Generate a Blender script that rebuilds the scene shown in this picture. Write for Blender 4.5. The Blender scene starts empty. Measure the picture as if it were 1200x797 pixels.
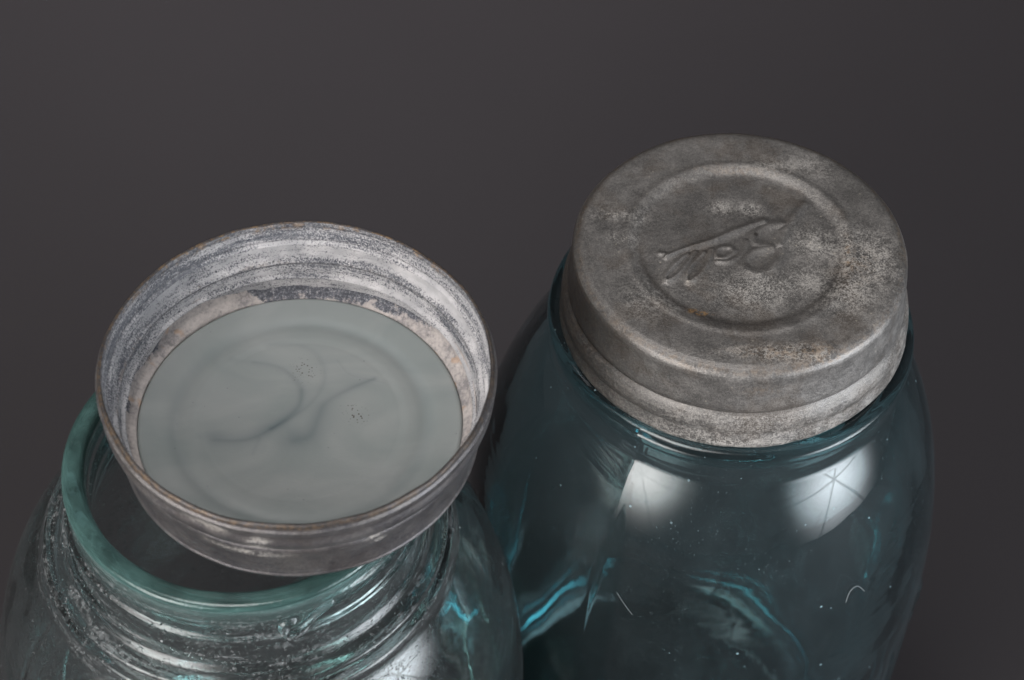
import bpy, math
import numpy as np
from mathutils import Matrix, Vector

MM = 0.001
sc = bpy.context.scene
col = sc.collection

# ------------------------------------------------------------------ camera
cam_d = bpy.data.cameras.new('camera')
cam = bpy.data.objects.new('camera', cam_d); col.objects.link(cam)
cam_d.sensor_width = 23.6
cam_d.lens = 23.6 * 1.93515
right = Vector((0.99857, 0.04069, 0.03463)); up = Vector((-0.05343, 0.76045, 0.6472)); back = Vector((0.0, -0.64813, 0.76153))
up = (up - right * up.dot(right)).normalized(); back = right.cross(up)
cam.matrix_world = Matrix(((right.x, up.x, back.x, -49.54 * MM), (right.y, up.y, back.y, -298.87 * MM),
                           (right.z, up.z, back.z, 336.79 * MM), (0, 0, 0, 1)))
cam_d.clip_start = 0.01; cam_d.clip_end = 50
cam_d.dof.use_dof = True; cam_d.dof.focus_distance = 0.425; cam_d.dof.aperture_fstop = 13
sc.camera = cam

# ------------------------------------------------------------------ world, lamps, exposure
w = bpy.data.worlds.new('World'); sc.world = w; w.use_nodes = True
w.node_tree.nodes['Background'].inputs[0].default_value = (0.5, 0.52, 0.56, 1)
w.node_tree.nodes['Background'].inputs[1].default_value = 0.13
sc.view_settings.view_transform = 'Standard'; sc.view_settings.look = 'None'
sc.view_settings.exposure = 0; sc.view_settings.gamma = 1; sc.view_settings.use_curve_mapping = False
sc.render.engine = 'CYCLES'
cy = sc.cycles
cy.max_bounces = 20; cy.transmission_bounces = 16; cy.glossy_bounces = 6; cy.diffuse_bounces = 3; cy.transparent_max_bounces = 16
cy.caustics_reflective = True; cy.caustics_refractive = False; cy.blur_glossy = 0.5
cy.sample_clamp_indirect = 2.5; cy.use_denoising = True

def lamp(name, loc, target, size, power, color=(1, 1, 1), shape='DISK', ribs=False, size_y=None):
    d = bpy.data.lights.new(name, 'AREA'); d.shape = shape; d.size = size
    if size_y: d.size_y = size_y
    d.energy = power; d.color = color
    o = bpy.data.objects.new(name, d); col.objects.link(o)
    loc = Vector(loc); o.location = loc
    o.rotation_euler = (Vector(target) - loc).to_track_quat('-Z', 'Y').to_euler()
    # photographic umbrella / added soft lamp: bright middle, soft falloff to the edge, ribs
    d.use_nodes = True; nt = d.node_tree; N = nt.nodes; L = nt.links
    em = N['Emission']
    ge = N.new('ShaderNodeNewGeometry')
    sb = N.new('ShaderNodeVectorMath'); sb.operation = 'SUBTRACT'; sb.inputs[1].default_value = (0.5, 0.5, 0)
    L.new(ge.outputs['Parametric'], sb.inputs[0])
    sp = N.new('ShaderNodeSeparateXYZ'); L.new(sb.outputs[0], sp.inputs[0])
    xy = N.new('ShaderNodeCombineXYZ'); L.new(sp.outputs[0], xy.inputs[0]); L.new(sp.outputs[1], xy.inputs[1])
    ln = N.new('ShaderNodeVectorMath'); ln.operation = 'LENGTH'; L.new(xy.outputs[0], ln.inputs[0])
    mr = N.new('ShaderNodeMapRange'); mr.interpolation_type = 'SMOOTHSTEP'
    mr.inputs['From Min'].default_value = 0.0; mr.inputs['From Max'].default_value = 0.5
    mr.inputs['To Min'].default_value = 1.0; mr.inputs['To Max'].default_value = 0.04
    L.new(ln.outputs['Value'], mr.inputs['Value'])
    pw = N.new('ShaderNodeMath'); pw.operation = 'POWER'; pw.inputs[1].default_value = 2.0 if ribs else 1.0; L.new(mr.outputs[0], pw.inputs[0])
    sm = N.new('ShaderNodeMath'); sm.operation = 'MULTIPLY'; sm.inputs[1].default_value = 2.8 if ribs else 2.4; L.new(pw.outputs[0], sm.inputs[0])
    out = sm.outputs[0]
    if ribs:
        at = N.new('ShaderNodeMath'); at.operation = 'ARCTAN2'; L.new(sp.outputs[1], at.inputs[0]); L.new(sp.outputs[0], at.inputs[1])
        mu = N.new('ShaderNodeMath'); mu.operation = 'MULTIPLY'; mu.inputs[1].default_value = 3.0; L.new(at.outputs[0], mu.inputs[0])
        si = N.new('ShaderNodeMath'); si.operation = 'SINE'; L.new(mu.outputs[0], si.inputs[0])
        ab = N.new('ShaderNodeMath'); ab.operation = 'ABSOLUTE'; L.new(si.outputs[0], ab.inputs[0])
        m2 = N.new('ShaderNodeMath'); m2.operation = 'MULTIPLY'; L.new(ab.outputs[0], m2.inputs[0]); L.new(ln.outputs['Value'], m2.inputs[1])
        r2 = N.new('ShaderNodeMapRange'); r2.inputs['From Min'].default_value = 0.010; r2.inputs['From Max'].default_value = 0.03
        r2.inputs['To Min'].default_value = ribs; r2.inputs['To Max'].default_value = 1.0
        L.new(m2.outputs[0], r2.inputs['Value'])
        m3 = N.new('ShaderNodeMath'); m3.operation = 'MULTIPLY'; L.new(out, m3.inputs[0]); L.new(r2.outputs[0], m3.inputs[1]); out = m3.outputs[0]
    L.new(out, em.inputs['Strength'])
    return o

lamp('studio_umbrella_left', (-0.52, -0.62, 0.25), (-0.03, -0.03, 0.0), 1.1, 16.0, (1.0, 0.985, 0.965), ribs=0.75)
lamp('studio_umbrella_right', (0.72, -0.42, 0.10), (0.0, -0.03, 0.0), 1.05, 17.0, (0.88, 0.94, 1.0), ribs=0.45)
lamp('added_fill_top', (-0.22, -0.10, 1.05), (-0.04, 0.0, 0.0), 0.7, 7.5, (1.0, 0.985, 0.97), shape='SQUARE')  # added overhead fill for the lid tops and liner
bg = lamp('added_background_light', (-0.40, 0.60, 0.95), (-0.16, 0.80, -0.2), 0.4, 4.6, (1.0, 0.97, 1.0), shape='SQUARE')  # added lamp that brightens only the far backdrop
bg.data.spread = math.radians(75)

# ------------------------------------------------------------------ node helpers
class NT:
    def __init__(s, name):
        s.m = bpy.data.materials.new(name); s.m.use_nodes = True
        s.t = s.m.node_tree; s.N = s.t.nodes; s.L = s.t.links
        s.bsdf = s.N['Principled BSDF']; s.out = s.N['Material Output']
    def put(s, sock, v):
        if hasattr(v, 'node'): s.L.new(v, sock)
        elif isinstance(v, (tuple, list)) and len(v) == 3 and sock.type == 'RGBA': sock.default_value = (*v, 1)
        else: sock.default_value = v
    def coord(s, which='Object'):
        return s.N.new('ShaderNodeTexCoord').outputs[which]
    def scale(s, v, k):
        n = s.N.new('ShaderNodeVectorMath'); n.operation = 'MULTIPLY'; s.put(n.inputs[0], v); n.inputs[1].default_value = k; return n.outputs[0]
    def noise(s, v, scale, detail=3, rough=0.55, dist=0.0):
        n = s.N.new('ShaderNodeTexNoise'); s.put(n.inputs['Vector'], v); n.inputs['Scale'].default_value = scale
        n.inputs['Detail'].default_value = detail; n.inputs['Roughness'].default_value = rough; n.inputs['Distortion'].default_value = dist
        return n.outputs['Fac']
    def voro(s, v, scale, feature='F1', rnd=1.0):
        n = s.N.new('ShaderNodeTexVoronoi'); n.feature = feature; s.put(n.inputs['Vector'], v); n.inputs['Scale'].default_value = scale
        n.inputs['Randomness'].default_value = rnd
        return n
    def ramp(s, f, stops):
        n = s.N.new('ShaderNodeValToRGB'); s.put(n.inputs[0], f); e = n.color_ramp.elements
        while len(e) < len(stops): e.new(0.5)
        for el, (p, c) in zip(e, stops): el.position = p; el.color = (*c, 1)
        return n.outputs[0]
    def step(s, f, a, b, lo=0.0, hi=1.0):
        n = s.N.new('ShaderNodeMapRange'); n.interpolation_type = 'SMOOTHSTEP'; s.put(n.inputs['Value'], f)
        n.inputs['From Min'].default_value = a; n.inputs['From Max'].default_value = b
        n.inputs['To Min'].default_value = lo; n.inputs['To Max'].default_value = hi
        return n.outputs[0]
    def math(s, op, a, b=0.0, c=0.0):
        n = s.N.new('ShaderNodeMath'); n.operation = op; s.put(n.inputs[0], a); s.put(n.inputs[1], b); s.put(n.inputs[2], c); return n.outputs[0]
    def mix(s, f, a, b, mode='MIX'):
        n = s.N.new('ShaderNodeMix'); n.data_type = 'RGBA'; n.blend_type = mode; s.put(n.inputs[0], f); s.put(n.inputs[6], a); s.put(n.inputs[7], b); return n.outputs[2]
    def attr(s, name):
        n = s.N.new('ShaderNodeAttribute'); n.attribute_name = name; return n.outputs['Fac']
    def bump(s, h, strength, dist, prev=None):
        n = s.N.new('ShaderNodeBump'); s.put(n.inputs['Height'], h); n.inputs['Strength'].default_value = strength; n.inputs['Distance'].default_value = dist
        if prev is not None: s.L.new(prev, n.inputs['Normal'])
        return n.outputs[0]
    def set(s, k, v): s.put(s.bsdf.inputs[k], v)

# ------------------------------------------------------------------ geometry helpers (millimetres, lathe about z)
rng = np.random.default_rng(7)
def stroke_dist(X, Y, pts, w0=1.0, w1=1.0):
    """distance to a polyline (Catmull-Rom smoothed) divided by the local width"""
    P = np.array(pts, float); Q = []
    E = np.vstack([2 * P[0] - P[1], P, 2 * P[-1] - P[-2]])
    for i in range(1, len(E) - 2):
        for t in np.linspace(0, 1, 6, endpoint=False):
            a, b, c, d = E[i - 1], E[i], E[i + 1], E[i + 2]
            Q.append(0.5 * ((2 * b) + (-a + c) * t + (2 * a - 5 * b + 4 * c - d) * t * t + (-a + 3 * b - 3 * c + d) * t ** 3))
    Q.append(P[-1]); Q = np.array(Q)
    best = np.full(X.shape, 1e9)
    for i in range(len(Q) - 1):
        a = Q[i]; ab = Q[i + 1] - a; L2 = ab @ ab + 1e-9
        t = np.clip(((X - a[0]) * ab[0] + (Y - a[1]) * ab[1]) / L2, 0, 1)
        d = np.hypot(X - a[0] - t * ab[0], Y - a[1] - t * ab[1])
        wd = w0 + (w1 - w0) * (i + t) / (len(Q) - 1)
        best = np.minimum(best, d / wd)
    return best
def vnoise(X, Y, Z, freq, seed, octs=3):
    """cheap smooth value noise from sums of random plane waves"""
    r = np.random.default_rng(seed); out = np.zeros_like(X); amp = 1.0; tot = 0
    for o in range(octs):
        for k in range(7):
            v = r.normal(size=3); v /= np.linalg.norm(v); v = v * freq * (2 ** o) * r.uniform(0.6, 1.4)
            out += amp * np.sin(v[0] * X + v[1] * Y + v[2] * Z + r.uniform(0, 6.28)) / 2.6
        tot += amp; amp *= 0.5
    return out / tot
def resample(prof, step, maxr=None):
    out = []
    for (r0, z0), (r1, z1) in zip(prof[:-1], prof[1:]):
        n = max(1, int(math.ceil(math.hypot(r1 - r0, z1 - z0) / step)))
        for k in range(n): out.append((r0 + (r1 - r0) * k / n, z0 + (z1 - z0) * k / n))
    out.append(prof[-1]); return out
def smooth_prof(P, it=2):
    P = np.array(P, float)
    for _ in range(it):
        Q = P.copy(); Q[1:-1] = 0.25 * P[:-2] + 0.5 * P[1:-1] + 0.25 * P[2:]; P = Q
    return P
def lathe(name, prof, nseg, mat, parent=None, warp=None, attrs=None, closed=False, c=(0, 0), mats=None, matfn=None, flip=False):
    """prof: (r, z) list from the bottom/outside round to the end; ends on the axis (r<=1e-6) become single points"""
    P = np.array(prof, float); n = len(P)
    th = np.linspace(0, 2 * np.pi, nseg, endpoint=False)
    X = P[:, 0:1] * np.cos(th); Y = P[:, 0:1] * np.sin(th); Z = np.repeat(P[:, 1:2], nseg, 1)
    sidx = np.repeat(np.arange(n)[:, None], nseg, 1)
    X0, Y0, Z0 = X.copy(), Y.copy(), Z.copy()
    if warp: X, Y, Z = warp(X, Y, Z, np.repeat(th[None, :], n, 0), sidx)
    V = np.stack([X + c[0], Y + c[1], Z], -1).reshape(-1, 3) * MM
    i = np.arange(n if closed else n - 1)[:, None]; j = np.arange(nseg)[None, :]
    i2 = (i + 1) % n; j2 = (j + 1) % nseg
    F = np.stack([i * nseg + j, i * nseg + j2, i2 * nseg + j2, i2 * nseg + j], -1).reshape(-1, 4)
    if flip: F = F[:, ::-1]
    me = bpy.data.meshes.new(name)
    me.vertices.add(len(V)); me.vertices.foreach_set('co', V.astype(np.float32).ravel())
    me.loops.add(F.size); me.loops.foreach_set('vertex_index', F.astype(np.int32).ravel())
    me.polygons.add(len(F)); me.polygons.foreach_set('loop_start', np.arange(0, F.size, 4, dtype=np.int32))
    me.polygons.foreach_set('use_smooth', np.ones(len(F), dtype=bool))
    if matfn is not None:
        me.polygons.foreach_set('material_index', np.repeat(matfn(np.arange(len(i)))[:, None], nseg, 1).astype(np.int32).ravel())
    me.update(calc_edges=True)
    if attrs:
        for k, a in attrs(X0, Y0, Z0, sidx).items():
            at = me.attributes.new(k, 'FLOAT', 'POINT'); at.data.foreach_set('value', np.clip(a, 0, 4).astype(np.float32).ravel())
    if P[0, 0] < 1e-3 or P[-1, 0] < 1e-3:
        import bmesh
        bm = bmesh.new(); bm.from_mesh(me)
        bmesh.ops.remove_doubles(bm, verts=[v for v in bm.verts if math.hypot(v.co.x - c[0] * MM, v.co.y - c[1] * MM) < 0.02 * MM], dist=0.05 * MM)
        bm.to_mesh(me); bm.free()
    for m_ in (mats or [mat]): me.materials.append(m_)
    o = bpy.data.objects.new(name, me); col.objects.link(o)
    if parent: o.parent = parent
    return o

# ------------------------------------------------------------------ materials
def zinc_material(name, interior=False, tone=1.0, cool=0.0, metallic=0.55):
    m = NT(name); v = m.coord('Object')
    ox = m.attr('oxide'); ru = m.attr('rust'); dk = m.attr('stain_shade')
    big = m.noise(v, 55, 4, 0.6); mid = m.noise(v, 260, 4, 0.62); fine = m.noise(v, 1500, 3, 0.7); vf = m.noise(v, 4200, 2, 0.6)
    g = m.math('ADD', m.math('MULTIPLY', big, 0.40), m.math('ADD', m.math('MULTIPLY', mid, 0.35), m.math('MULTIPLY', fine, 0.25)))
    t = tone; cr = cool
    base = m.ramp(g, [(0.36, (0.098 * t, 0.092 * t, (0.089 + cr) * t)), (0.47, (0.146 * t, 0.137 * t, (0.131 + cr) * t)), (0.57, (0.205 * t, 0.192 * t, (0.183 + cr) * t)), (0.68, (0.30 * t, 0.285 * t, (0.272 + cr) * t))])
    # brown tarnish
    br = m.math('MULTIPLY', m.step(m.noise(v, 80, 4, 0.65), 0.48, 0.64), 0.45 if cool == 0 else 0.2)
    base = m.mix(br, base, (0.130 * t, 0.100 * t, 0.078 * t))
    base = m.mix(m.math('MULTIPLY', m.step(vf, 0.50, 0.66), 0.30), base, (0.30 * t, 0.28 * t, 0.26 * t))
    base = m.mix(m.math('MULTIPLY', m.step(vf, 0.50, 0.36), 0.26), base, (0.055, 0.052, 0.052))
    # pale oxide bloom: crusty rings and grains where the attribute says
    rings = m.voro(v, 1150).outputs['Distance']
    rg = m.math('MULTIPLY', m.step(rings, 0.30, 0.42), m.step(rings, 0.62, 0.48))
    bloomf = m.math('MULTIPLY', m.step(m.math('ADD', m.math('MULTIPLY', m.math('ADD', vf, fine), 0.55), m.math('MULTIPLY', mid, 0.45)), 0.70, 0.90), 1.0)
    oxf = m.math('MINIMUM', m.math('MULTIPLY', ox, m.math('ADD', m.math('MULTIPLY', bloomf, 0.85), m.math('MULTIPLY', rg, 0.35))), 0.9)
    base = m.mix(oxf, base, (0.42, 0.39, 0.36))
    # fine rubbed scratches
    sc1 = m.step(m.noise(m.scale(v, (1.0, 16.0, 1.0)), 130, 2, 0.5, 0.15), 0.66, 0.74); sc2 = m.step(m.noise(m.scale(v, (14.0, 2.0, 1.0)), 110, 2, 0.5, 0.1), 0.68, 0.76)
    base = m.mix(m.math('MULTIPLY', m.math('MAXIMUM', sc1, sc2), 0.22), base, (0.34, 0.325, 0.31))
    # scattered tiny crust specks everywhere
    vo = m.voro(v, 520); sp = m.step(vo.outputs['Distance'], 0.16, 0.08)
    spk = m.math('MULTIPLY', sp, m.step(m.noise(v, 120, 2), 0.52, 0.62))
    base = m.mix(m.math('MULTIPLY', spk, 0.55), base, (0.50, 0.45, 0.38))
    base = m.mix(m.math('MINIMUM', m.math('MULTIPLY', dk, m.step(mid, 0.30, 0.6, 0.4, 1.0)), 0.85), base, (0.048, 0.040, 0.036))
    rf = m.math('MINIMUM', m.math('MULTIPLY', ru, m.step(m.math('ADD', m.noise(v, 900, 3, 0.6), m.math('MULTIPLY', mid, 0.4)), 0.62, 0.80)), 0.95)
    base = m.mix(rf, base, m.ramp(fine, [(0.35, (0.15, 0.085, 0.045)), (0.6, (0.36, 0.23, 0.12))]))
    m.set('Base Color', base)
    m.set('Metallic', m.math('MULTIPLY', m.step(oxf, 0.6, 0.1), metallic))
    m.set('Roughness', m.math('ADD', m.step(g, 0.35, 0.7, 0.38, 0.52), m.math('MULTIPLY', oxf, 0.25)))
    h = m.math('ADD', m.math('MULTIPLY', fine, 0.6), m.math('ADD', m.math('MULTIPLY', vf, 0.25), m.math('MULTIPLY', mid, 0.9)))
    h = m.math('ADD', h, m.math('MULTIPLY', oxf, 0.35))
    m.L.new(m.bump(h, 0.55, 0.22 * MM), m.bsdf.inputs['Normal'])
    return m.m

def zinc_inside_material():
    """inside of the loose lid: bluish bare metal under crackled white oxide, in bands round the wall"""
    m = NT('oxidised_zinc_inside'); v = m.coord('Object')
    st = m.scale(v, (1, 1, 7)); st2 = m.scale(v, (1, 1, 22))
    ox = m.attr('oxide'); ru = m.attr('rust'); dk = m.attr('stain_shade'); pl = m.attr('plaster')
    fine = m.noise(v, 1300, 3, 0.65); vf = m.noise(v, 2600, 2, 0.55); band = m.noise(st, 60, 4, 0.6); streak = m.noise(st2, 85, 5, 0.68)
    metal = m.ramp(m.math('ADD', m.math('MULTIPLY', streak, 0.6), m.math('MULTIPLY', fine, 0.4)),
                   [(0.36, (0.055, 0.058, 0.074)), (0.5, (0.140, 0.142, 0.158)), (0.64, (0.26, 0.258, 0.27))])
    cover = m.math('ADD', m.math('MULTIPLY', ox, 0.40), m.math('ADD', m.math('MULTIPLY', m.math('SUBTRACT', band, 0.5), 1.25), m.math('MULTIPLY', m.math('SUBTRACT', streak, 0.5), 0.40)))
    grain = m.math('ADD', m.math('MULTIPLY', vf, 0.75), m.math('MULTIPLY', fine, 0.25))
    f = m.step(m.math('ADD', m.math('MULTIPLY', m.math('SUBTRACT', grain, 0.5), 1.4), m.math('ADD', cover, 0.5)), 0.52, 0.98)
    white = m.ramp(m.noise(v, 180, 3), [(0.35, (0.38, 0.37, 0.38)), (0.65, (0.58, 0.555, 0.56))])
    base = m.mix(f, metal, white)
    base = m.mix(m.math('MINIMUM', dk, 0.9), base, m.ramp(fine, [(0.4, (0.045, 0.045, 0.052)), (0.65, (0.16, 0.155, 0.16))]))
    rn = m.math('ADD', m.noise(v, 620, 3, 0.6), m.math('MULTIPLY', m.math('SUBTRACT', m.noise(v, 70, 2), 0.5), 0.9))
    rf = m.math('MINIMUM', m.math('MULTIPLY', ru, m.step(rn, 0.50, 0.66)), 0.85)
    base = m.mix(rf, base, m.ramp(fine, [(0.35, (0.14, 0.095, 0.065)), (0.6, (0.33, 0.23, 0.15))]))
    m.set('Base Color', base); m.set('Metallic', 0.0); m.set('Roughness', 0.62); m.set('Specular IOR Level', 0.4)
    h = m.math('ADD', m.math('MULTIPLY', f, 0.5), m.math('ADD', m.math('MULTIPLY', fine, 0.4), m.math('MULTIPLY', streak, 0.8)))
    m.L.new(m.bump(h, 0.6, 0.28 * MM), m.bsdf.inputs['Normal'])
    return m.m

def plaster_material():
    m = NT('dried_sealing_residue'); v = m.coord('Object')
    a = m.noise(v, 150, 4, 0.6); b = m.noise(v, 1100, 3, 0.6)
    base = m.ramp(m.math('ADD', m.math('MULTIPLY', a, 0.6), m.math('MULTIPLY', b, 0.4)), [(0.38, (0.26, 0.24, 0.24)), (0.5, (0.46, 0.41, 0.39)), (0.62, (0.58, 0.52, 0.49))])
    base = m.mix(m.math('MULTIPLY', m.step(m.noise(v, 420, 3), 0.60, 0.72), 0.6), base, (0.12, 0.115, 0.12))
    base = m.mix(m.math('MULTIPLY', m.step(m.noise(v, 230, 3, 0.5), 0.62, 0.72), 0.5), base, (0.50, 0.30, 0.17))
    pk = m.step(m.math('ADD', m.attr('plaster'), m.math('MULTIPLY', m.math('SUBTRACT', m.noise(v, 380, 4, 0.65), 0.5), 1.1)), 0.36, 0.50)
    dark = m.ramp(m.noise(v, 1500, 3, 0.7), [(0.40, (0.075, 0.078, 0.092)), (0.56, (0.16, 0.16, 0.18)), (0.66, (0.36, 0.35, 0.36))])
    base = m.mix(pk, dark, base)
    m.set('Base Color', base); m.set('Roughness', 0.85)
    m.L.new(m.bump(m.math('ADD', b, a), 0.6, 0.3 * MM), m.bsdf.inputs['Normal'])
    return m.m

def milk_glass_material():
    m = NT('milk_glass'); v = m.coord('Object')
    sw = m.attr('swirl_shade'); lt = m.attr('lightswirl'); sp = m.attr('specks'); gr = m.attr('grain')
    n = m.noise(m.scale(v, (1, 1.6, 1)), 38, 3, 0.5, 1.2)
    base = m.ramp(n, [(0.35, (0.285, 0.312, 0.305)), (0.65, (0.355, 0.368, 0.362))])
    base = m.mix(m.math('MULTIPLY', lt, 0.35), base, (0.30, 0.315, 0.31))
    base = m.mix(m.math('MINIMUM', m.math('MULTIPLY', sw, 0.62), 0.8), base, (0.085, 0.120, 0.135))
    vo = m.voro(v, 1500).outputs['Distance']
    base = m.mix(m.math('MULTIPLY', m.math('MULTIPLY', sp, m.step(vo, 0.34, 0.18)), 0.9), base, (0.07, 0.055, 0.045))
    dots = m.math('MULTIPLY', m.step(m.voro(v, 420).outputs['Distance'], 0.10, 0.05), m.step(m.noise(v, 200, 1), 0.5, 0.6))
    base = m.mix(m.math('MULTIPLY', dots, 0.35), base, (0.10, 0.10, 0.10))
    m.set('Base Color', base)
    m.set('Roughness', m.step(m.noise(v, 90, 3), 0.3, 0.7, 0.42, 0.52)); m.set('Specular IOR Level', 0.45)
    m.set('Subsurface Weight', 0.15); m.set('Subsurface Radius', (1.0, 1.1, 1.1)); m.set('Subsurface Scale', 0.8 * MM)
    h = m.math('MULTIPLY', gr, m.noise(m.scale(v, (1, 1.8, 1)), 1000, 2, 0.5))
    m.L.new(m.bump(h, 0.35, 0.15 * MM, m.bump(m.noise(v, 120, 2), 0.25, 0.2 * MM)), m.bsdf.inputs['Normal'])
    return m.m

def glass_material(name, absorb, dusty=0.02, ground=0.0, lipz=0.0, wobble=0.35, rough=0.0, streak=0.0, grit=0.0, frost=False, haze=(0.30, 0.34, 0.36)):
    m = NT(name); v = m.coord('Object')
    m.set('Base Color', (1, 1, 1)); m.set('Transmission Weight', 1.0); m.set('IOR', 1.51); m.set('Roughness', rough)
    bn = m.bump(m.noise(m.scale(v, (1, 1, 0.6)), 42, 2, 0.45), wobble, 0.5 * MM)
    if streak:
        za = m.attr('neckzone')
        s = m.noise(m.scale(v, (1, 1, 9)), 110, 4, 0.62, 0.2)
        s2 = m.noise(m.scale(v, (1, 1, 1.3)), 1500, 3, 0.7)
        hh = m.math('MULTIPLY', m.math('ADD', s, m.math('MULTIPLY', s2, 0.12)), za)
        bn = m.bump(hh, streak, 0.30 * MM, bn)
    if grit:
        ga = m.attr('grit')
        gv = m.voro(m.scale(v, (1, 1, 1.4)), 1500).outputs['Distance']
        gm = m.math('MULTIPLY', m.math('MULTIPLY', m.step(gv, 0.34, 0.0), m.step(m.noise(m.scale(v, (1, 1, 4)), 160, 3, 0.6), 0.44, 0.58)), ga)
        bn = m.bump(gm, grit, 0.45 * MM, bn)
    if frost:
        bn = m.bump(m.noise(v, 1400, 4, 0.7), 0.6, 0.2 * MM, bn)
    m.L.new(bn, m.bsdf.inputs['Normal'])
    # dust film and specks on the outside
    df = m.N.new('ShaderNodeBsdfDiffuse'); df.inputs['Color'].default_value = (*haze, 1)
    vo = m.voro(v, 330); vs = m.N.new('ShaderNodeSeparateColor'); m.L.new(vo.outputs['Color'], vs.inputs[0])
    d1 = m.math('MULTIPLY', m.step(m.math('DIVIDE', vo.outputs['Distance'], m.math('ADD', m.math('POWER', vs.outputs[0], 3.0), 0.25)), 0.12, 0.05), m.step(m.noise(v, 90, 2), 0.42, 0.52))
    vo2 = m.voro(v, 750); d2 = m.math('MULTIPLY', m.step(vo2.outputs['Distance'], 0.15, 0.06), m.step(m.noise(v, 95, 3), 0.42, 0.56))
    film = m.math('MULTIPLY', m.step(m.noise(m.scale(v, (1, 1, 0.5)), 60, 5, 0.75), 0.15, 0.85, 0.25, 0.9), dusty)
    vo3 = m.voro(v, 1100); film = m.math('ADD', film, m.math('MULTIPLY', m.step(vo3.outputs['Distance'], 0.15, 0.06), 0.12))
    od = m.attr('outside')
    fac = m.math('MULTIPLY', m.math('MINIMUM', m.math('ADD', film, m.math('ADD', m.math('MULTIPLY', d1, 0.75), m.math('MULTIPLY', d2, 0.25))), 0.7), od)
    if ground: fac = m.step(m.noise(m.scale(v, (1, 1, 3)), 330, 4, 0.7), 0.3, 0.7, ground * 0.5, ground)
    if grit:
        gz = m.math('MULTIPLY', m.attr('neckzone'), m.math('MULTIPLY', m.step(m.noise(v, 1300, 2, 0.7), 0.56, 0.66), m.step(m.noise(m.scale(v, (1, 1, 8)), 120, 4, 0.65), 0.45, 0.60)))
        fr = m.math('MULTIPLY', m.attr('neckzone'), m.math('MULTIPLY', m.step(m.noise(m.scale(v, (1, 1, 10)), 75, 5, 0.72), 0.50, 0.66), m.step(m.noise(v, 900, 3, 0.7), 0.40, 0.62)))
        fac = m.math('MINIMUM', m.math('ADD', fac, m.math('ADD', m.math("MULTIPLY", gz, 0.25), m.math('MULTIPLY', fr, 0.22))), 0.7)  # neck glints painted in as pale diffuse specks and bands, with dust and frosting
    if lipz:
        lz = m.math('MULTIPLY', m.attr('lipzone'), m.step(m.noise(m.scale(v, (1, 1, 12)), 60, 5, 0.7), 0.36, 0.66, 0.55, 1.45))
        lfac = m.math('MULTIPLY', lz, lipz); tot = m.math('MINIMUM', m.math('ADD', fac, lfac), 0.7)
        cm = m.mix(m.math('DIVIDE', lfac, m.math('ADD', tot, 0.001)), haze, (0.42, 0.85, 0.79))  # teal diffuse colour stands in for light carried inside the lip
        m.L.new(cm, df.inputs['Color']); fac = tot
    ms = m.N.new('ShaderNodeMixShader'); m.put(ms.inputs[0], fac); m.L.new(m.bsdf.outputs[0], ms.inputs[1]); m.L.new(df.outputs[0], ms.inputs[2])
    m.L.new(ms.outputs[0], m.out.inputs['Surface'])
    va = m.N.new('ShaderNodeVolumeAbsorption'); mx = max(absorb) * 1.02
    va.inputs['Color'].default_value = (*[1 - a / mx for a in absorb], 1); va.inputs['Density'].default_value = mx
    m.L.new(va.outputs[0], m.out.inputs['Volume'])
    return m.m

def paper_material():
    m = NT('dark_grey_seamless_paper'); v = m.coord('Object')
    n = m.noise(v, 1400, 3, 0.6); b = m.noise(v, 6, 3, 0.5)
    m.set('Base Color', m.mix(m.step(m.math('ADD', m.math('MULTIPLY', n, .5), m.math('MULTIPLY', b, .5)), 0.3, 0.7), (0.0280, 0.0243, 0.0262), (0.0320, 0.0278, 0.0300)))
    m.set('Roughness', 0.75); m.set('Specular IOR Level', 0.3)
    m.L.new(m.bump(n, 0.3, 0.1 * MM), m.bsdf.inputs['Normal'])
    return m.m

ZINC = zinc_material('worn_zinc', tone=1.18)
ZINC2 = zinc_material('worn_zinc_loose_lid', tone=0.78, cool=0.016, metallic=0.6)
ZIN = zinc_inside_material(); PLASTER = plaster_material(); MILK = milk_glass_material()
BLUE = (76.0, 31.0, 26.0); AQUA = (27.0, 8.0, 9.0)
GLASS_R = glass_material('blue_aqua_glass', BLUE, dusty=0.060, wobble=0.60, haze=(0.30, 0.42, 0.46))
GLASS_L = glass_material('pale_aqua_glass', AQUA, dusty=0.040, lipz=0.11, wobble=0.40, streak=0.35, grit=1.0, haze=(0.55, 0.57, 0.58))
GLASS_LIP = glass_material('pale_aqua_ground_rim', AQUA, dusty=0.01, lipz=0.10, wobble=0.3, rough=0.02, streak=0.5)
PAPER = paper_material()

# ------------------------------------------------------------------ the surface: seamless paper that lies flat and sweeps up far behind
TABLE = -206.0
ys = [(-900, 0), (900, 0)]
prof = [(-1200.0, TABLE)] + [(y, TABLE) for y in (-400.0, 0.0, 400.0, 800.0)]
for k in range(1, 13):
    a = math.radians(k * 7.0); prof.append((800 + 500 * math.sin(a), TABLE + 500 * (1 - math.cos(a))))
prof.append((prof[-1][0] + 60, prof[-1][1] + 900))
V = []; F = []
for k, (y, z) in enumerate(prof): V += [(-1500 * MM, y * MM, z * MM), (1500 * MM, y * MM, z * MM)]
for k in range(len(prof) - 1): F.append((2 * k, 2 * k + 1, 2 * k + 3, 2 * k + 2))
me = bpy.data.meshes.new('backdrop'); me.from_pydata(V, [], F); me.materials.append(PAPER)
for p in me.polygons: p.use_smooth = True
bd = bpy.data.objects.new('backdrop', me); col.objects.link(bd)
bd['kind'] = 'structure'; bd['label'] = 'dark grey seamless paper under and behind the jars'

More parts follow.
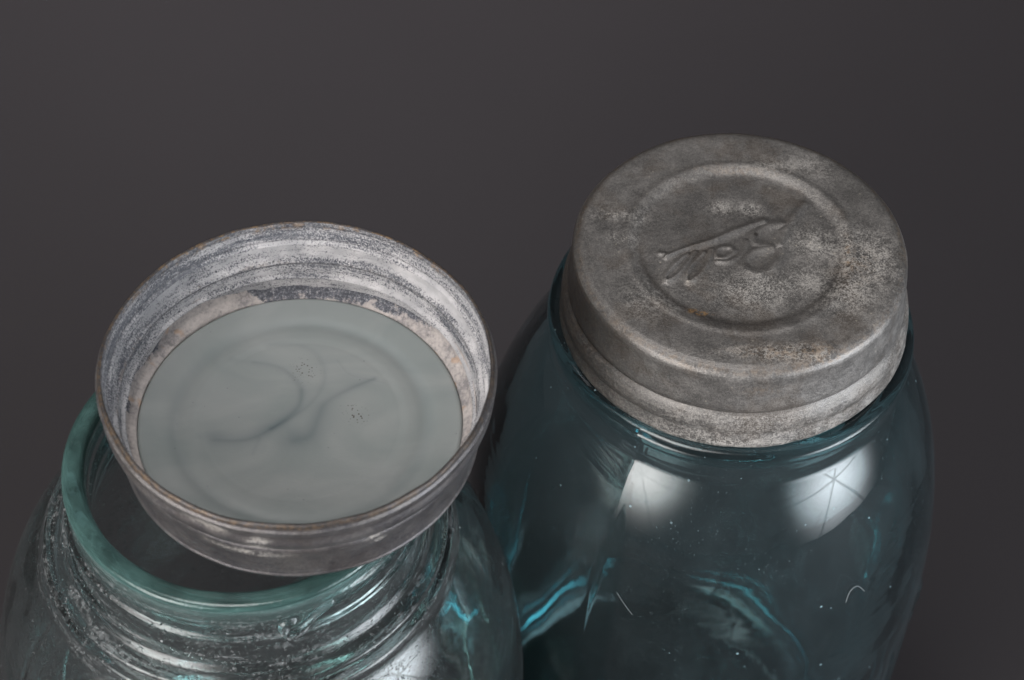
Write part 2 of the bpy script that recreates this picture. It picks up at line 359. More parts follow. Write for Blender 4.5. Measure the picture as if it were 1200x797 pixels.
# ------------------------------------------------------------------ jars
def shoulder(r0, Rb, z0, hb, rstart, n=26):
    u0 = math.asin((rstart - r0) / (Rb - r0)); out = []
    for k in range(n + 1):
        u = u0 + (math.pi / 2 - u0) * k / n
        out.append((r0 + (Rb - r0) * math.sin(u), z0 - hb * (1 - math.cos(u))))
    return out                                                     # from the neck down to the cylinder
def offset_inner(pr, d):
    P = np.array(pr, float); T = np.gradient(P, axis=0); N = np.stack([T[:, 1], -T[:, 0]], 1); N /= np.linalg.norm(N, axis=1)[:, None]
    Q = P + N * np.array(d).reshape(-1, 1); return [tuple(q) for q in Q]
def jar_mesh(name, Rb, r0, z0, hb, neck, inner_neck, rstart, T, mats, parent, c, wall, seed, thread=None, lip=None, mark=None, nseg=720, seam=212):
    sh = shoulder(r0, Rb, z0, hb, rstart)                          # neck -> body
    zc = sh[-1][1]
    outer = [(0, TABLE + 4.5), (20, TABLE + 4.0), (38, TABLE + 1.6), (Rb - 14, TABLE + 0.3), (Rb - 10, TABLE), (Rb - 6, TABLE + 0.8), (Rb - 2.2, TABLE + 4.0), (Rb - 0.5, TABLE + 10), (Rb - 0.1, TABLE + 18)]
    outer += [(Rb, z) for z in np.linspace(TABLE + 26, zc - 4, 34)] + sh[::-1]
    outer = resample(outer, 2.0)
    nk = smooth_prof(resample(neck, 0.35), 3)
    isd = shoulder(r0 - wall, Rb - wall, z0 - wall * 0.2, hb - wall * 0.4, max(r0 - wall + 2, inner_neck[-1][0]))
    inner = [tuple(p) for p in smooth_prof(resample(inner_neck, 0.6), 4)] + resample(isd, 1.5)[1:]
    zi = inner[-1][1]
    inner += [(Rb - wall, z) for z in np.linspace(zi - 4, TABLE + 32, 30)] + [(Rb - wall + 0.3, TABLE + 22), (Rb - wall - 0.3, TABLE + 15), (Rb - wall - 2.5, TABLE + 10), (Rb - wall - 7, TABLE + 6.2), (Rb - wall - 14, TABLE + 5.0), (20, TABLE + 7.6), (0, TABLE + 8.4)]
    full = list(outer) + [tuple(p) for p in nk] + inner
    no = len(outer); nn = len(nk); ntot = len(full)
    def warp(X, Y, Z, th, s):
        r = np.hypot(X, Y); r1 = r.copy(); ins = s >= no + nn - 2
        body = np.clip((z0 - 2 - Z) / 30, 0, 1) * np.clip((r - 20) / 20, 0, 1)
        r1 += body * (~ins) * (0.45 * vnoise(X, Y, Z * 0.5, 0.035, seed, 2) + 0.04 * vnoise(X, Y, Z, 0.2, seed + 5, 2))
        r1 += np.clip((z0 + 6 - Z) / 14, 0, 1) * ins * (0.7 * vnoise(X, Y, Z * 0.6, 0.045, seed + 1, 2) + 0.12 * vnoise(X, Y, Z, 0.25, seed + 8, 2))
        r1 += ins * np.clip((Z - z0) / 8, 0, 1) * 0.22 * vnoise(X, Y, Z, 0.09, seed + 2, 2)
        outn = (s >= no) & ~ins
        r1 += outn * 0.10 * vnoise(X, Y, Z * 3, 0.16, seed + 3, 3)
        if lip: r1 += outn * np.clip((T - 2 - Z) / 2, 0, 1) * 0.022 * vnoise(X * 0.08, Y * 0.08, Z, 3.0, seed + 9, 2) * (1 + vnoise(X, Y, Z * 4, 0.12, seed + 10, 2))
        if thread:
            zt, zb, pitch, h, w_, ph = thread
            tt = np.mod(th - ph, 2 * np.pi) / (2 * np.pi)
            for turn in range(3):
                zz = zt - pitch * (tt + turn)
                ok = (zz > zb)
                fade = np.clip((zz - zb) / 1.0, 0, 1) * (np.clip(tt / 0.05, 0, 1) if turn == 0 else 1)
                r1 += outn * ok * fade * h * np.exp(-((Z - zz) / w_) ** 2)
        # mould seam lines up two sides
        for sm in (math.radians(seam), math.radians(seam - 180)):
            d = np.abs(np.mod(th - sm + np.pi, 2 * np.pi) - np.pi) * r
            r1 += (~ins) * (r > 30) * (0.22 if seam == 212 else 0.10) * np.exp(-(d / 0.6) ** 2) * (Z < T - 3)
        if mark is not None: r1 += (~ins) * mark(th, Z, r)
        k = r1 / np.maximum(r, 1e-6)
        Z1 = Z.copy()
        top = np.clip((Z - (T - 2.5)) / 2.5, 0, 1)
        Z1 += top * 0.22 * vnoise(X, Y, Z * 0, 0.07, seed + 4, 2)
        return X * k, Y * k, Z1
    def attrs(X, Y, Z, s):
        r = np.hypot(X, Y); ins = s >= no + nn - 2
        nz = np.exp(-np.clip((z0 - 3 - Z) / 2.2, 0, 9) ** 2) * (~ins) * (0.45 + 0.55 * np.clip((T - 1.0 - Z) / 2.5, 0, 1))
        ang = np.degrees(np.arctan2(Y, X))
        gr = (~ins) * (0.25 + 1.0 * np.clip(1 - (Z < z0 - 20) * 0.6, 0, 1) * (0.5 + 0.5 * np.cos(np.radians(ang + 165))))
        lzn = np.clip((Z - (T - 9)) / 8, 0, 1) ** 1.4 * (~ins | (Z > T - 3))
        return {'lipzone': lzn, 'neckzone': nz, 'grit': gr, 'outside': (~ins) * (Z > TABLE + 12) * 1.0}
    def matfn(i):
        a = np.zeros(len(i), int)
        if lip and len(mats) > 1:
            for q in i:
                z = full[q][1]; r = full[q][0]
                if no <= q < no + nn and z > T - lip: a[q] = 1
        return a
    return lathe(name, full, nseg, None, parent, warp, attrs, False, c, mats, matfn)

# --- blue jar with its lid (axis at the origin, cap bottom edge at z = 0)
rj = bpy.data.objects.new('canning_jar', None); col.objects.link(rj); rj.location = (0, 0, TABLE * MM); rj.empty_display_size = 0.03
def emboss(th, Z, r):
    """raised mould lettering seen edge-on at the right side of the body: long slanting strokes"""
    out = np.zeros_like(r)
    for a0, z_0, a1, z_1, wd in ((-14, -86, -27, -150, 1.0), (-6, -96, -18, -160, 1.0), (-20, -78, -12, -100, 1.1), (-30, -96, -40, -150, 0.9), (-3, -80, -14, -88, 1.2)):
        za, zb2 = min(z_0, z_1), max(z_0, z_1); t = np.clip((Z - z_0) / (z_1 - z_0), 0, 1)
        aa = np.radians(a0 + (a1 - a0) * t + 4 * np.sin(t * 6)); d = (np.mod(th - aa + np.pi, 2 * np.pi) - np.pi) * 59
        dz = np.maximum(np.maximum(za - Z, Z - zb2), 0)
        out += 0.55 * np.exp(-(d / wd) ** 2 - (dz / 2.0) ** 2)
    return out
neckR = [(40.2, -10.9), (39.7, -8.6), (39.9, -6.2), (41.2, -4.8), (41.9, -3.2), (41.6, -1.8), (40.3, -0.9), (37.5, -0.4), (35.6, 0.8), (34.8, 3), (34.6, 8), (34.6, 15), (34.2, 17.6), (33.2, 18.6), (32.2, 18.7), (31.4, 18.1), (31.0, 16.5)]
innR = [(31.0, 16.5), (30.8, 10), (31.2, 3), (32.5, -3), (34.6, -8.5)]
body = jar_mesh('glass_body', 59.0, 26.5, -4.0, 81.0, neckR, innR, 40.4, 18.7, [GLASS_R], rj, (0, 0), 4.2, 11, thread=(16, 3, 6, 0.9, 1.0, 0.4), mark=emboss, seam=239)
body.location = (0, 0, -TABLE * MM)

def lid_profile(hi):
    """outer skin of a zinc cap, from the bottom edge to the middle of the top; then the inner skin back"""
    st = [(38.3, -0.1), (38.75, -0.25), (39.05, 0.15), (39.15, 0.9), (39.0, 2.0), (38.75, 3.2), (38.55, 4.1), (38.75, 4.9), (38.85, 5.8), (38.6, 7.2), (38.05, 8.6), (37.35, 9.5), (37.1, 9.75),
          (37.45, 10.15), (37.5, 11.0), (37.25, 12.6), (36.95, 14.6), (36.75, 16.6), (36.7, 18.2), (36.75, 19.2), (36.6, 20.1), (36.1, 20.95), (35.3, 21.55), (34.2, 21.85), (33.0, 21.9)]
    st = [tuple(p) for p in smooth_prof(resample(st, 0.18), 3)]
    return st
# logo strokes on the cap top, in lid coordinates (millimetres); the word reads from the far right to the left
UNDER = [(-16.17, -3.59), (-12.01, -1.31), (-8.37, 0.37), (-5.75, 1.62), (-2.05, 4.04), (1.67, 6.1), (5.39, 7.82)]
STROKES = [
 (UNDER, 0.45, 0.75, 0.62),
 ([(-17.5, -2.6), (-15.5, -3.0), (-13.4, -2.1)], 0.5, 0.5, 0.30),
 ([(-9.97, -2.22), (-11.57, -5.49), (-13.67, -8.76), (-15.99, -10.64), (-16.4, -9.3), (-15.45, -7.5), (-13.3, -4.6), (-11.6, -2.9)], 0.5, 0.45, 0.50),
 ([(-6.09, -1.44), (-7.21, -5.17), (-9.08, -8.77), (-11.31, -10.79), (-12.0, -9.32), (-11.09, -6.84), (-9.3, -3.9), (-8.0, -2.2)], 0.5, 0.45, 0.50),
 ([(-1.5, -1.4), (-2.2, -0.3), (-4.25, -0.5), (-5.4, -2.0), (-5.0, -3.5), (-3.4, -3.5), (-1.9, -2.2), (-1.3, -1.2)], 0.5, 0.5, 0.34),
 ([(-5.0, -4.6), (-3.0, -4.6), (-0.8, -3.4), (0.9, -1.2), (1.6, 1.6)], 0.5, 0.8, 0.34),
 ([(14.6, 13.4), (13.0, 10.8), (11.4, 7.6), (10.0, 4.4), (8.84, 1.0)], 0.8, 1.0, 0.62),
 ([(11.2, 7.0), (8.0, 7.2), (4.6, 5.6), (3.0, 3.2), (4.0, 0.8), (6.8, 0.2)], 0.95, 0.95, 0.42),
 ([(6.8, 0.2), (3.2, -1.2), (0.8, -4.2), (1.2, -7.0), (4.0, -7.9), (7.2, -5.6), (9.0, -2.0), (9.2, 1.0)], 0.95, 0.95, 0.46),
]
def blobs(X, Y, L):
    o = np.zeros_like(X)
    for x, y, sx, sy, a in L: o += a * np.exp(-((X - x) / sx) ** 2 - ((Y - y) / sy) ** 2)
    return o
def top_height(X, Y):
    """relief of the cap top: ring step, embossed script, dents"""
    r = np.hypot(X, Y)
    h = -0.80 / (1 + np.exp((r - 23.1) / 0.42)) + 0.20 * np.exp(-((r - 25.0) / 0.9) ** 2)
    e = np.zeros_like(r); idx = r < 21.8
    xs, ys_ = X[idx], Y[idx]; acc = np.zeros_like(xs)
    for pts, w0, w1, hh in STROKES:
        g = 1.15 * hh * np.exp(-stroke_dist(xs, ys_, pts, w0 * 1.4, w1 * 1.4) ** 2)
        acc = np.where(np.abs(g) > np.abs(acc), g, acc)
    e[idx] = acc
    dent = 0.20 * vnoise(X, Y, 0 * X, 0.11, 21, 2) + 0.05 * vnoise(X, Y, 0 * X, 0.5, 22, 2)
    dent += blobs(X, Y, [(3.5, -11, 6, 5, 0.25), (-3.9, 11.86, 2.4, 2.0, -0.16), (2.7, 11.6, 2.4, 1.9, -0.16), (15, 2, 4, 3.5, 0.25), (-2, 16, 7, 3, 0.15)])
    return h * np.clip((33.5 - r) / 2, 0, 1) + e + dent * np.clip((34.5 - r) / 3, 0, 1)
def lid_attrs(X, Y, Z, s):
    r = np.hypot(X, Y); a = np.degrees(np.arctan2(Y, X)); side = Z < 20.5
    ox = blobs(X, Y, [(2.6, -12.5, 8, 4.5, .75), (16, 2.2, 5, 4, .8), (-3.9, 11.86, 2.6, 2.0, .8), (2.7, 11.6, 2.8, 2.0, .8), (27.5, -4, 5.5, 8, 1.0), (-27, 8, 6, 1.6, .6), (-26, 1, 3, 1.6, .6), (14, 25, 9, 4, .4),
                      (22, -14, 5, 6, .6), (5, -30.5, 9, 2.0, .8), (-20, -17, 6, 5, .35), (14, -9, 5, 4, .45), (12.6, -30, 5, 2.0, .9), (7, 25, 2.5, 1.0, .9)]) * (~side)
    ringw = 0.16 * np.exp(-((r - 23.3) / 1.2) ** 2) * (~side)
    front = 0.5 + 0.5 * np.cos(np.radians(a + 70))
    ox = 0.12 + ox + ringw + side * (0.05 + 0.30 * front * (Z < 9) + 0.35 * np.exp(-((Z - 1.2) / 1.6) ** 2) * front)
    edge = np.exp(-((r - 35.6) / 0.8) ** 2) * (~side)
    st_ = 0.7 * edge * np.clip(Y / 20 + .45, 0, 1) + 0.7 * np.exp(-((r - 21.9) / 0.8) ** 2) * np.clip(-Y / 10 + 0.1, 0, 1) * (~side)  # rim darker towards the back; shaded front of the ring step painted in
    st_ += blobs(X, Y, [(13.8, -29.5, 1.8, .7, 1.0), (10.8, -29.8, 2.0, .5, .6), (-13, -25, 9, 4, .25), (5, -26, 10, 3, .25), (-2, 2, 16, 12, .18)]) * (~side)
    st_ += side * (0.65 * np.clip((-X - 10) / 24, 0, 1)) + side * 0.6 * np.exp(-((Z - 9.75) / 0.22) ** 2)  # shade on the skirt's left side painted in; darker line along the crease
    st_ += 2.5 * np.exp(-(((X - 3.56) ** 2 + (Y - 3.73) ** 2) / 0.14)) * (~side)
    ru = blobs(X, Y, [(-9.0, -19.6, 1.9, .55, 1.9), (-10.8, -18.9, 1.1, .5, 1.2), (7, -30.5, 9, 1.8, .38), (16, -29, 4, 2, .25), (25, -5, 4, 5, .2), (23.4, -2, .5, 4, .6), (0, 23, 12, 1.2, .2)]) * (~side)
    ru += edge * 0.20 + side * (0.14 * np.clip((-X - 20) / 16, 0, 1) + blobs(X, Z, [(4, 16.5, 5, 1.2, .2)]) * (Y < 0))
    return {'oxide': ox, 'rust': ru, 'stain_shade': st_}
def make_lid_right():
    st = lid_profile(True)
    top = [(r, 21.9) for r in np.arange(32.8, 21.1, -0.2)] + [(21.1, 21.9), (20.9, 21.87), (20.5, 21.8)]
    full = st + top; nO = len(full); nst = len(st)
    inner = [(20.5, 20.4), (33.6, 20.9), (35.6, 20.1), (36.0, 18.5), (36.2, 16), (36.5, 11.5), (36.3, 9.8), (37.4, 8.6), (38.0, 6), (37.9, 4), (38.3, 1.5), (38.3, -0.1)]
    full = full + inner
    def warp(X, Y, Z, th, s):
        r = np.hypot(X, Y); Z1 = Z.copy()
        tp = (s >= nst - 12) & (s < nO)
        Z1 += tp * top_height(X, Y)
        r1 = r + (s < nst) * (0.20 * vnoise(X, Y, Z * 0.8, 0.10, 31, 2) + 0.05 * vnoise(X, Y, Z, 0.5, 32, 2)) * np.clip((r - 33.0) / 1.8, 0, 1)
        r1 += (s < 40) * 0.06 * vnoise(X, Y, Z * 0, 0.8, 33, 2)
        k = r1 / np.maximum(r, 1e-6)
        return X * k, Y * k, Z1
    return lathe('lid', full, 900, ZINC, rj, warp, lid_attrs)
def disc_grid(name, R, n, zfun, mat, parent, attrs):
    """round sheet with even square cells (square-to-disc map)"""
    u = np.linspace(-1, 1, n); U, W = np.meshgrid(u, u, indexing='ij')
    rr = np.maximum(np.abs(U), np.abs(W)); big = np.abs(U) >= np.abs(W)
    with np.errstate(divide='ignore', invalid='ignore'):
        ph = np.where(big, np.pi / 4 * W / np.where(U == 0, 1e-9, U), np.pi / 2 - np.pi / 4 * U / np.where(W == 0, 1e-9, W))
    sg = np.where(big, np.sign(U), np.sign(W)); sg = np.where(sg == 0, 1, sg)
    X = R * rr * np.cos(ph) * sg; Y = R * rr * np.sin(ph) * sg; Z = 21.9 + zfun(X, Y)
    V = np.stack([X, Y, Z], -1).reshape(-1, 3) * MM
    i, j = np.meshgrid(np.arange(n - 1), np.arange(n - 1), indexing='ij')
    F = np.stack([i * n + j, (i + 1) * n + j, (i + 1) * n + j + 1, i * n + j + 1], -1).reshape(-1, 4)
    me = bpy.data.meshes.new(name)
    me.vertices.add(len(V)); me.vertices.foreach_set('co', V.astype(np.float32).ravel())
    me.loops.add(F.size); me.loops.foreach_set('vertex_index', F.astype(np.int32).ravel())
    me.polygons.add(len(F)); me.polygons.foreach_set('loop_start', np.arange(0, F.size, 4, dtype=np.int32))
    me.polygons.foreach_set('use_smooth', np.ones(len(F), dtype=bool)); me.update(calc_edges=True)
    for k, a in attrs(X, Y, np.full_like(X, 21.9), None).items():
        at = me.attributes.new(k, 'FLOAT', 'POINT'); at.data.foreach_set('value', np.clip(a, 0, 4).astype(np.float32).ravel())
    me.materials.append(mat)
    o = bpy.data.objects.new(name, me); col.objects.link(o); o.parent = parent
    return o
lid = make_lid_right()
lid.location = (0, 0, -TABLE * MM)
n_ = Vector((-0.034, -0.003, 1)).normalized()
lid.rotation_euler = Vector((0, 0, 1)).rotation_difference(n_).to_euler()
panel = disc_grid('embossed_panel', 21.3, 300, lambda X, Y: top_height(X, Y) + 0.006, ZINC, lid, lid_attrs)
lid['label'] = 'dull grey zinc screw cap with embossed script logo and ring'
rj['label'] = 'blue glass canning jar closed with an embossed grey zinc cap, at the right'; rj['category'] = 'jar'

# --- pale aqua jar, open
JX, JY, JT = -103.4, -57.1, 11.2
neckL = [(43.9, -14.4), (43.7, -13.4), (43.3, -12.9), (41.6, -12.6), (40.9, -12.1), (41.1, -11.3), (42.1, -10.9), (42.5, -10.2), (42.2, -9.4), (40.9, -8.9), (39.2, -8.1), (38.0, -6.6), (37.2, -4), (36.7, -1), (36.3, 2), (36.0, 6), (36.1, 7.6), (36.4, 8.8), (36.5, 10.0), (36.2, 10.8), (35.5, 11.2), (33.8, 11.25), (32.6, 11.1), (32.0, 10.5), (31.7, 9.0)]
innL = [(31.7, 9.0), (31.3, 4), (31.4, -2), (32.6, -8), (35.0, -14.2)]
def curl(th, Z, r):
    """the little hooked end of the thread on the neck front"""
    ang = math.radians(-66); x = (np.mod(th - ang + np.pi, 2 * np.pi) - np.pi) * 36.5; y = Z
    near = (np.abs(x) < 9) & (y > -9) & (y < 11) & (r > 30)
    out = np.zeros_like(r)
    d = stroke_dist(x[near], y[near], [(7.5, 5.0), (4, 3.2), (1.0, 1.2), (-1.6, 0.2), (-3.0, 1.2), (-3.2, 2.8), (-2.0, 3.8), (-0.6, 3.4)], 0.6, 0.5)
    out[near] = 1.0 * np.exp(-d ** 2); return out
lj = jar_mesh('open_glass_jar', 60.8, 35.2, -11.3, 68.4, neckL, innL, 44.0, JT, [GLASS_L, GLASS_LIP], None, (0, 0), 4.4, 41, thread=(6.5, -6.0, 6.6, 0.95, 0.55, math.radians(-60)), lip=1.3, mark=curl)
lj.location = (JX * MM, JY * MM, 0)
lj['label'] = 'pale aqua glass canning jar standing open under the upturned lid, at the left'; lj['category'] = 'jar'

# --- loose lid, upside down on the mouth of the pale jar
LX, LY, LZ = -91.9, -49.87, 33.25
ll = bpy.data.objects.new('zinc_lid', None); col.objects.link(ll); ll.empty_display_size = 0.02
ll.location = (LX * MM, LY * MM, (LZ - 21.95 + 0.2) * MM)
ll.rotation_euler = Vector((0, 0, 1)).rotation_difference(Vector((0.010, -0.006, 1)).normalized()).to_euler()
ll['label'] = 'upturned zinc jar lid with white glass liner, crusted inside, resting on the open jar'; ll['category'] = 'lid'
def make_lid_left():
    # local frame: base (closed top of the cap) at z = 0, opening at z = 21.95
    st = [(37.6 + (r - 37.6) * (1.35 if 1.5 < z < 19.5 else 1.0) if 1.5 < z < 19.5 else r, 21.95 - z) for r, z in lid_profile(False)]           # starts at the rim (top), down the outside
    out = st + [(r, 0.05) for r in np.arange(32.5, 1, -1.5)] + [(0.0, 0.05)]
    nO = len(out)
    inn = [(0.0, 0.75), (20, 0.75), (33.8, 0.75), (35.3, 1.4), (35.4, 2.8), (35.5, 5.0), (35.6, 7.5), (35.95, 10.2), (36.2, 11.4), (36.05, 12.1), (36.9, 12.9), (37.6, 14.2), (38.0, 15.8), (37.8, 17.2), (37.9, 18.0), (38.25, 19.5), (38.2, 21.0), (38.05, 21.7), (38.25, 22.05)]
    inn = [tuple(p) for p in smooth_prof(resample(inn, 0.22), 2)]
    full = out + inn
    def warp(X, Y, Z, th, s):
        r = np.hypot(X, Y); ins = s >= nO; wall = r > 33
        r1 = r + wall * (0.22 * vnoise(X, Y, Z * 0.6, 0.09, 51, 2) + 0.06 * vnoise(X, Y, Z, 0.45, 52, 2))
        r1 += ins * wall * 0.10 * vnoise(X, Y, Z * 6, 0.35, 54, 3)
        # the first turn of the pressed thread runs round the inside and slopes
        tt = np.mod(th + 0.6, 2 * np.pi) / (2 * np.pi)
        for z_, dz in ((16.8, 1.6), (8.6, 1.4)):
            r1 += wall * ins * (-0.85) * np.exp(-np.abs((Z - (z_ + dz * (tt - .5))) / 0.42) ** 1.5)
        rim = np.exp(-((Z - 21.9) / 0.9) ** 2) * wall
        Z1 = Z + rim * (0.22 * vnoise(X, Y, 0 * Z, 0.12, 53, 2) + 0.05 * vnoise(X, Y, 0 * Z, 0.9, 55, 2))
        r1 += rim * 0.10 * vnoise(X, Y, 0 * Z, 0.6, 56, 2)
        k = r1 / np.maximum(r, 1e-6)
        return X * k, Y * k, Z1
    def attrs(X, Y, Z, s):
        r = np.hypot(X, Y); a = np.arctan2(Y, X); ins = s >= nO
        back = 0.5 + 0.5 * np.cos(a - math.radians(55)); left = 0.5 + 0.5 * np.cos(a - math.radians(160))
        zb = lambda z, w_: np.exp(-((Z - z) / w_) ** 2)
        ox = ins * (0.66 + 0.22 * back + 0.30 * zb(14.2, 1.5) * back - 0.30 * zb(12.0, 0.9) - 0.35 * zb(19.0, 1.8) * (0.4 + left) - 0.45 * zb(21.5, 1.3) + 0.2 * zb(8, 2.0) - 0.18 * zb(10.5, .7))
        ox = ox + (~ins) * (0.04 + 0.15 * zb(20.5, 1.5) + 0.12 * np.clip(vnoise(X, Y, Z, 0.18, 61, 2), 0, 1))
        ox += (~ins) * sum(2.2 * np.exp(-(((a - math.radians(g)) * 37 / w1) ** 2) - ((Z - z) / w2) ** 2) for g, z, w1, w2 in ((-62, 12.2, 1.5, 1.0), (-60, 9.8, 1.2, 0.6), (-95, 17.0, 1.8, .7), (-95, 14.0, 2.0, 1.0), (-110, 18.3, 4.0, .8), (-100, 10, 6, 1.0)))
        st_ = ins * (0.6 * zb(21.9, 0.5) + 0.55 * zb(20.9, 0.35) + 0.9 * np.exp(-((Z - 11.9 - .3 * np.sin(2 * a)) / 0.16) ** 2) + 0.6 * zb(17.6, .14)) + (~ins) * (0.10 + 0.5 * zb(12.2, .22) + .35 * zb(17.6, .6) + .8 * zb(21.7, .6))  # darker lines along the rim, thread and crease
        ru = np.exp(-((Z - 21.4) / 1.0) ** 2) * (0.18 + 0.7 * np.exp(-((np.mod(a - math.radians(125) + np.pi, 2 * np.pi) - np.pi) / 0.35) ** 2) + 0.6 * np.exp(-((np.mod(a - math.radians(62) + np.pi, 2 * np.pi) - np.pi) / 0.4) ** 2) + .35 * left) * (ins | (Z > 21))
        ru += ins * 0.30 * zb(12.3, .3) * left + (~ins) * 0.03
        return {'oxide': np.clip(ox, 0, 3), 'rust': ru, 'stain_shade': st_, 'plaster': ox * 0}
    def matfn(i): return (i >= nO - 1).astype(int)
    # the bright rolled rim belongs to the outside, the crust starts just below it
    return lathe('shell', full, 900, None, ll, warp, attrs, False, (0, 0), [ZINC2, ZIN], matfn, True)
make_lid_left()
def crust_amount(a, X, Y):
    g = lambda deg, w_: np.exp(-((np.mod(a - math.radians(deg) + np.pi, 2 * np.pi) - np.pi) / w_) ** 2)
    return np.clip(0.24 + 1.0 * g(20, 0.75) + 0.9 * g(138, 0.30) + 0.55 * g(185, 0.45) + 0.32 * vnoise(X, Y, 0 * X, 0.30, 71, 3), 0, 1.5)
def make_residue():
    pr = [(33.18, 2.0), (33.22, 4.15), (33.9, 4.75), (34.9, 5.5), (35.4, 6.6), (35.7, 7.8), (35.8, 8.2), (35.8, 2.0)]
    pr = [tuple(p) for p in smooth_prof(resample(pr, 0.25), 1)]
    def warp(X, Y, Z, th, s):
        amt = crust_amount(th, 35 * np.cos(th), 35 * np.sin(th))
        Z1 = np.where(Z > 3.4, 3.4 + (Z - 3.4) * (0.22 + 0.78 * amt), Z)
        return X, Y, Z1 + (Z > 3.8) * (0.12 * vnoise(X, Y, Z, 0.9, 72, 2))
    def attrs(X, Y, Z, s):
        return {'plaster': crust_amount(np.arctan2(Y, X), X, Y) - 0.12 * (np.hypot(X, Y) - 34)}
    o = lathe('sealing_residue', pr, 720, PLASTER, ll, warp, attrs, True, flip=True)
    o['label'] = 'pinkish white crust of dried sealant round the liner'
make_residue()
def make_liner():
    zt = 4.05
    top = [(33.15, 1.0), (33.2, 3.3), (33.05, 3.8), (32.6, zt)] + [(r, zt) for r in np.arange(32.3, 0.2, -0.18)] + [(0.0, zt)]
    full = top + [(0.0, 0.9), (33.0, 0.9)]; nt_ = len(top)
    S1 = [(-16.29, 15.22), (-11.63, 14.53), (-6.97, 13.75), (-3.5, 11.88), (-0.79, 7.9), (-0.66, 3.78), (-2.83, 0.37), (-6.25, -3.08), (-10.35, -5.76), (-17.21, -6.38)]
    S2 = [(-8.33, 19.63), (-2.45, 20.05), (1.78, 17.34), (3.73, 12.39), (3.38, 8.18), (1.25, 3.91), (-2.2, 0.42), (-5.66, -2.64)]
    S3 = [(14.05, 11.84), (9.76, 9.04), (6.75, 6.76), (4.44, 4.13), (3.5, 0.8), (2.11, -4.12), (-0.94, -5.6)]
    S3a = [(14.05, 11.84), (9.76, 9.04), (6.75, 6.76)]
    ARC = [(7.43, 6.39), (12.66, 5.51), (16.77, 2.52), (19.63, -1.33), (20.32, -6.07)]
    S4 = [(5.85, 15.92), (8.5, 12.5), (12, 11.5), (16.09, 10.72)]; S5 = [(-7.84, -5.59), (-8.6, -9.59)]
    def warp(X, Y, Z, th, s):
        r = np.hypot(X, Y); t = (s < nt_) & (r < 32.3)
        h = -0.45 * np.exp(-((r - 25.4) / 1.7) ** 2) + 0.04 * np.exp(-((r - 21.8) / 0.8) ** 2) - 0.03 * np.exp(-((r - 20.3) / 0.5) ** 2) + 0.15 * np.clip(1 - r / 25, 0, 1)
        h += 0.05 * vnoise(X, Y, 0 * Z, 0.15, 81, 2)
        for S, w0, w1, a in ((S1, .8, .5, -.05), (S2, .8, .5, -.05), (S4, .3, .3, .03)):
            h -= 0 if False else 0
            h += a * np.exp(-stroke_dist(X, Y, S, w0, w1) ** 2)
        return X, Y, Z + t * h
    def attrs(X, Y, Z, s):
        r = np.hypot(X, Y)
        WX = X + 0.9 * vnoise(X, Y, 0 * Z, 0.30, 87, 3); WY = Y + 0.9 * vnoise(X, Y, 0 * Z, 0.30, 88, 3)
        ds = lambda S, a, b, p=1.5: np.exp(-stroke_dist(0.35 * WX + 0.65 * X, 0.35 * WY + 0.65 * Y, S, a * 1.1, b * 1.15) ** p)
        sw = 0.55 * ds(S1[1:], 0.35, 0.9) + 0.55 * ds(S1[4:], 0.5, 2.2) + 0.30 * ds(S1[:5], 1.4, 1.2) + 0.45 * ds(S2, 0.6, 0.5) + 0.20 * ds(S2, 2.0, 1.6)
        sw += 0.45 * ds(S3, 0.5, 2.6) + 0.45 * ds(S3, 0.4, 1.0) + 0.35 * ds(S3[3:], 1.2, 3.6) + 0.25 * ds(S5, .5, .3) + 0.2 * ds(S4, .7, 1.2) + blobs(X, Y, [(0.5, -4.2, 3.6, 2.6, .55), (8, 11, 5, 4, .22), (-17, -6, 2.5, 2, .45)])
        # sharp light side of the strokes
        sw = 0.62 * (0.75 + 0.4 * vnoise(X, Y, 0 * Z, 0.22, 89, 2)) * sw * np.clip(1 - (r - 24) / 4, 0, 1) + 0.28 * np.exp(-((r - 26.0) / 1.6) ** 2)  # last term paints the groove's shading into the swirl colour
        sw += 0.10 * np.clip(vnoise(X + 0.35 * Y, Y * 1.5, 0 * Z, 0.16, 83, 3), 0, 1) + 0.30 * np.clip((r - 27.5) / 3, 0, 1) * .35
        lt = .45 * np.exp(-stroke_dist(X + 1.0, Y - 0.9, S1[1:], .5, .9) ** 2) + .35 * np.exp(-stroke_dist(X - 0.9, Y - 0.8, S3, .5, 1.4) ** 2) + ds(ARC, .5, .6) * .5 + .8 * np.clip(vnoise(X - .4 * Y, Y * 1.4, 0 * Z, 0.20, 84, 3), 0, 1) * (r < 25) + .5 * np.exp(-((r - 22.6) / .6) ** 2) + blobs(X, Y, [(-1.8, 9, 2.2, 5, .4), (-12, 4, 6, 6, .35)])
        sp = blobs(X, Y, [(-0.37, 12.94, 2.0, 2.4, 1.3), (11.4, 1.75, 2.1, 1.6, 1.3), (9.6, 3.6, 1.4, 1.0, .7)])
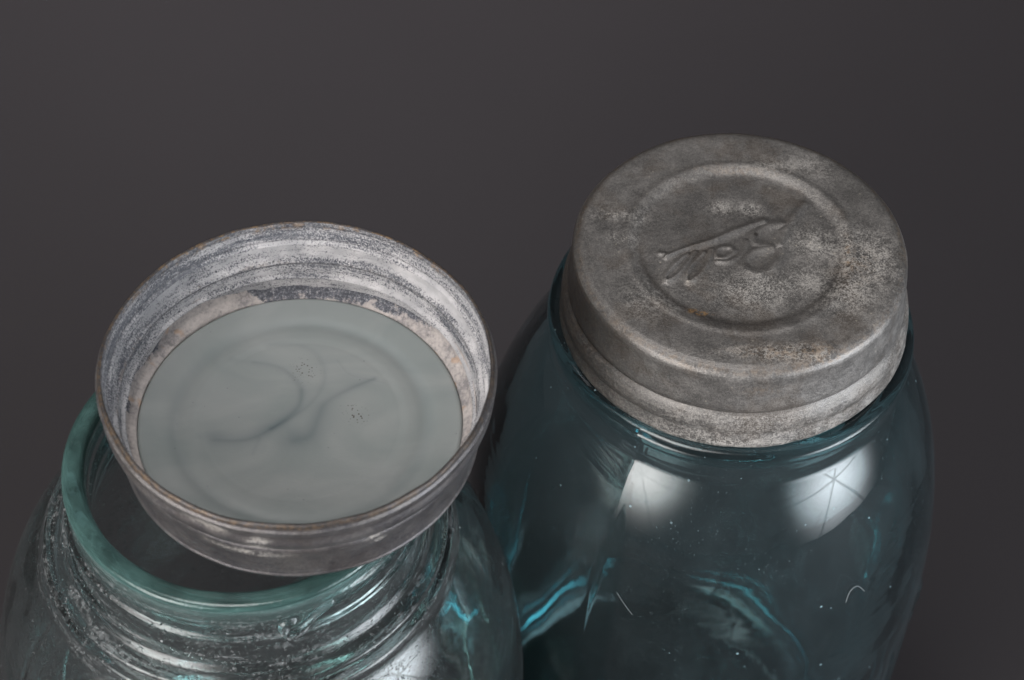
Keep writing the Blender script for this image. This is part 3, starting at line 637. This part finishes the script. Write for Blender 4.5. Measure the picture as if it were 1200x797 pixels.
        gr = blobs(X, Y, [(2, -14, 20, 9, 1.0), (-6, 2, 12, 12, .25)])
        return {'swirl_shade': sw, 'lightswirl': lt, 'specks': sp, 'grain': gr}
    o = lathe('glass_liner', full, 720, MILK, ll, warp, attrs, True)
make_liner()

# --- a curled lint fibre stuck to the front of the blue jar, and a short straight one
def body_point(ang_deg, z, lift=0.35):
    if z > -85: u = math.acos(max(-1, min(1, 1 - (-4 - z) / 81.0))); r = 26.5 + 32.5 * math.sin(u)
    else: r = 59.0
    r += lift; a = math.radians(ang_deg); return Vector((r * math.cos(a), r * math.sin(a), z)) * MM
def fibre(name, pts, rad, label):
    base = body_point(*pts[0])
    cu = bpy.data.curves.new(name, 'CURVE'); cu.dimensions = '3D'; cu.bevel_depth = rad * MM; cu.bevel_resolution = 2; cu.resolution_u = 8
    sp = cu.splines.new('NURBS'); sp.points.add(len(pts) - 1); sp.use_endpoint_u = True; sp.order_u = 3
    for p, q in zip(sp.points, pts): v = body_point(*q) - base; p.co = (*v, 1)
    ob = bpy.data.objects.new(name, cu); col.objects.link(ob)
    dg = bpy.context.evaluated_depsgraph_get(); me = bpy.data.meshes.new_from_object(ob.evaluated_get(dg)); me.name = name
    bpy.data.objects.remove(ob)
    o = bpy.data.objects.new(name, me); col.objects.link(o); o.location = base
    me.materials.clear(); me.materials.append(FIBRE)
    for p in me.polygons: p.use_smooth = True
    o['label'] = label; o['category'] = 'fibre'
fm = NT('pale_lint'); fm.set('Base Color', (0.26, 0.28, 0.29)); fm.set('Roughness', 0.7); FIBRE = fm.m
LINT1 = [(-56.91, -46.22, .45), (-56.46, -43.23, .7), (-54.61, -42.14, .8), (-52.94, -43.16, .7), (-51.23, -46.16, .45)]
LINT2 = [(-114.56, -42.32, .5), (-112.63, -44.41, .6), (-109.72, -47.05, .5)]
fibre('lint_fibre', LINT1, 0.075, 'tiny pale curled fibre stuck to the front of the blue glass jar')
fibre('lint_fibre', LINT2, 0.045, 'tiny pale straight fibre stuck low on the blue jar beside the pale jar')
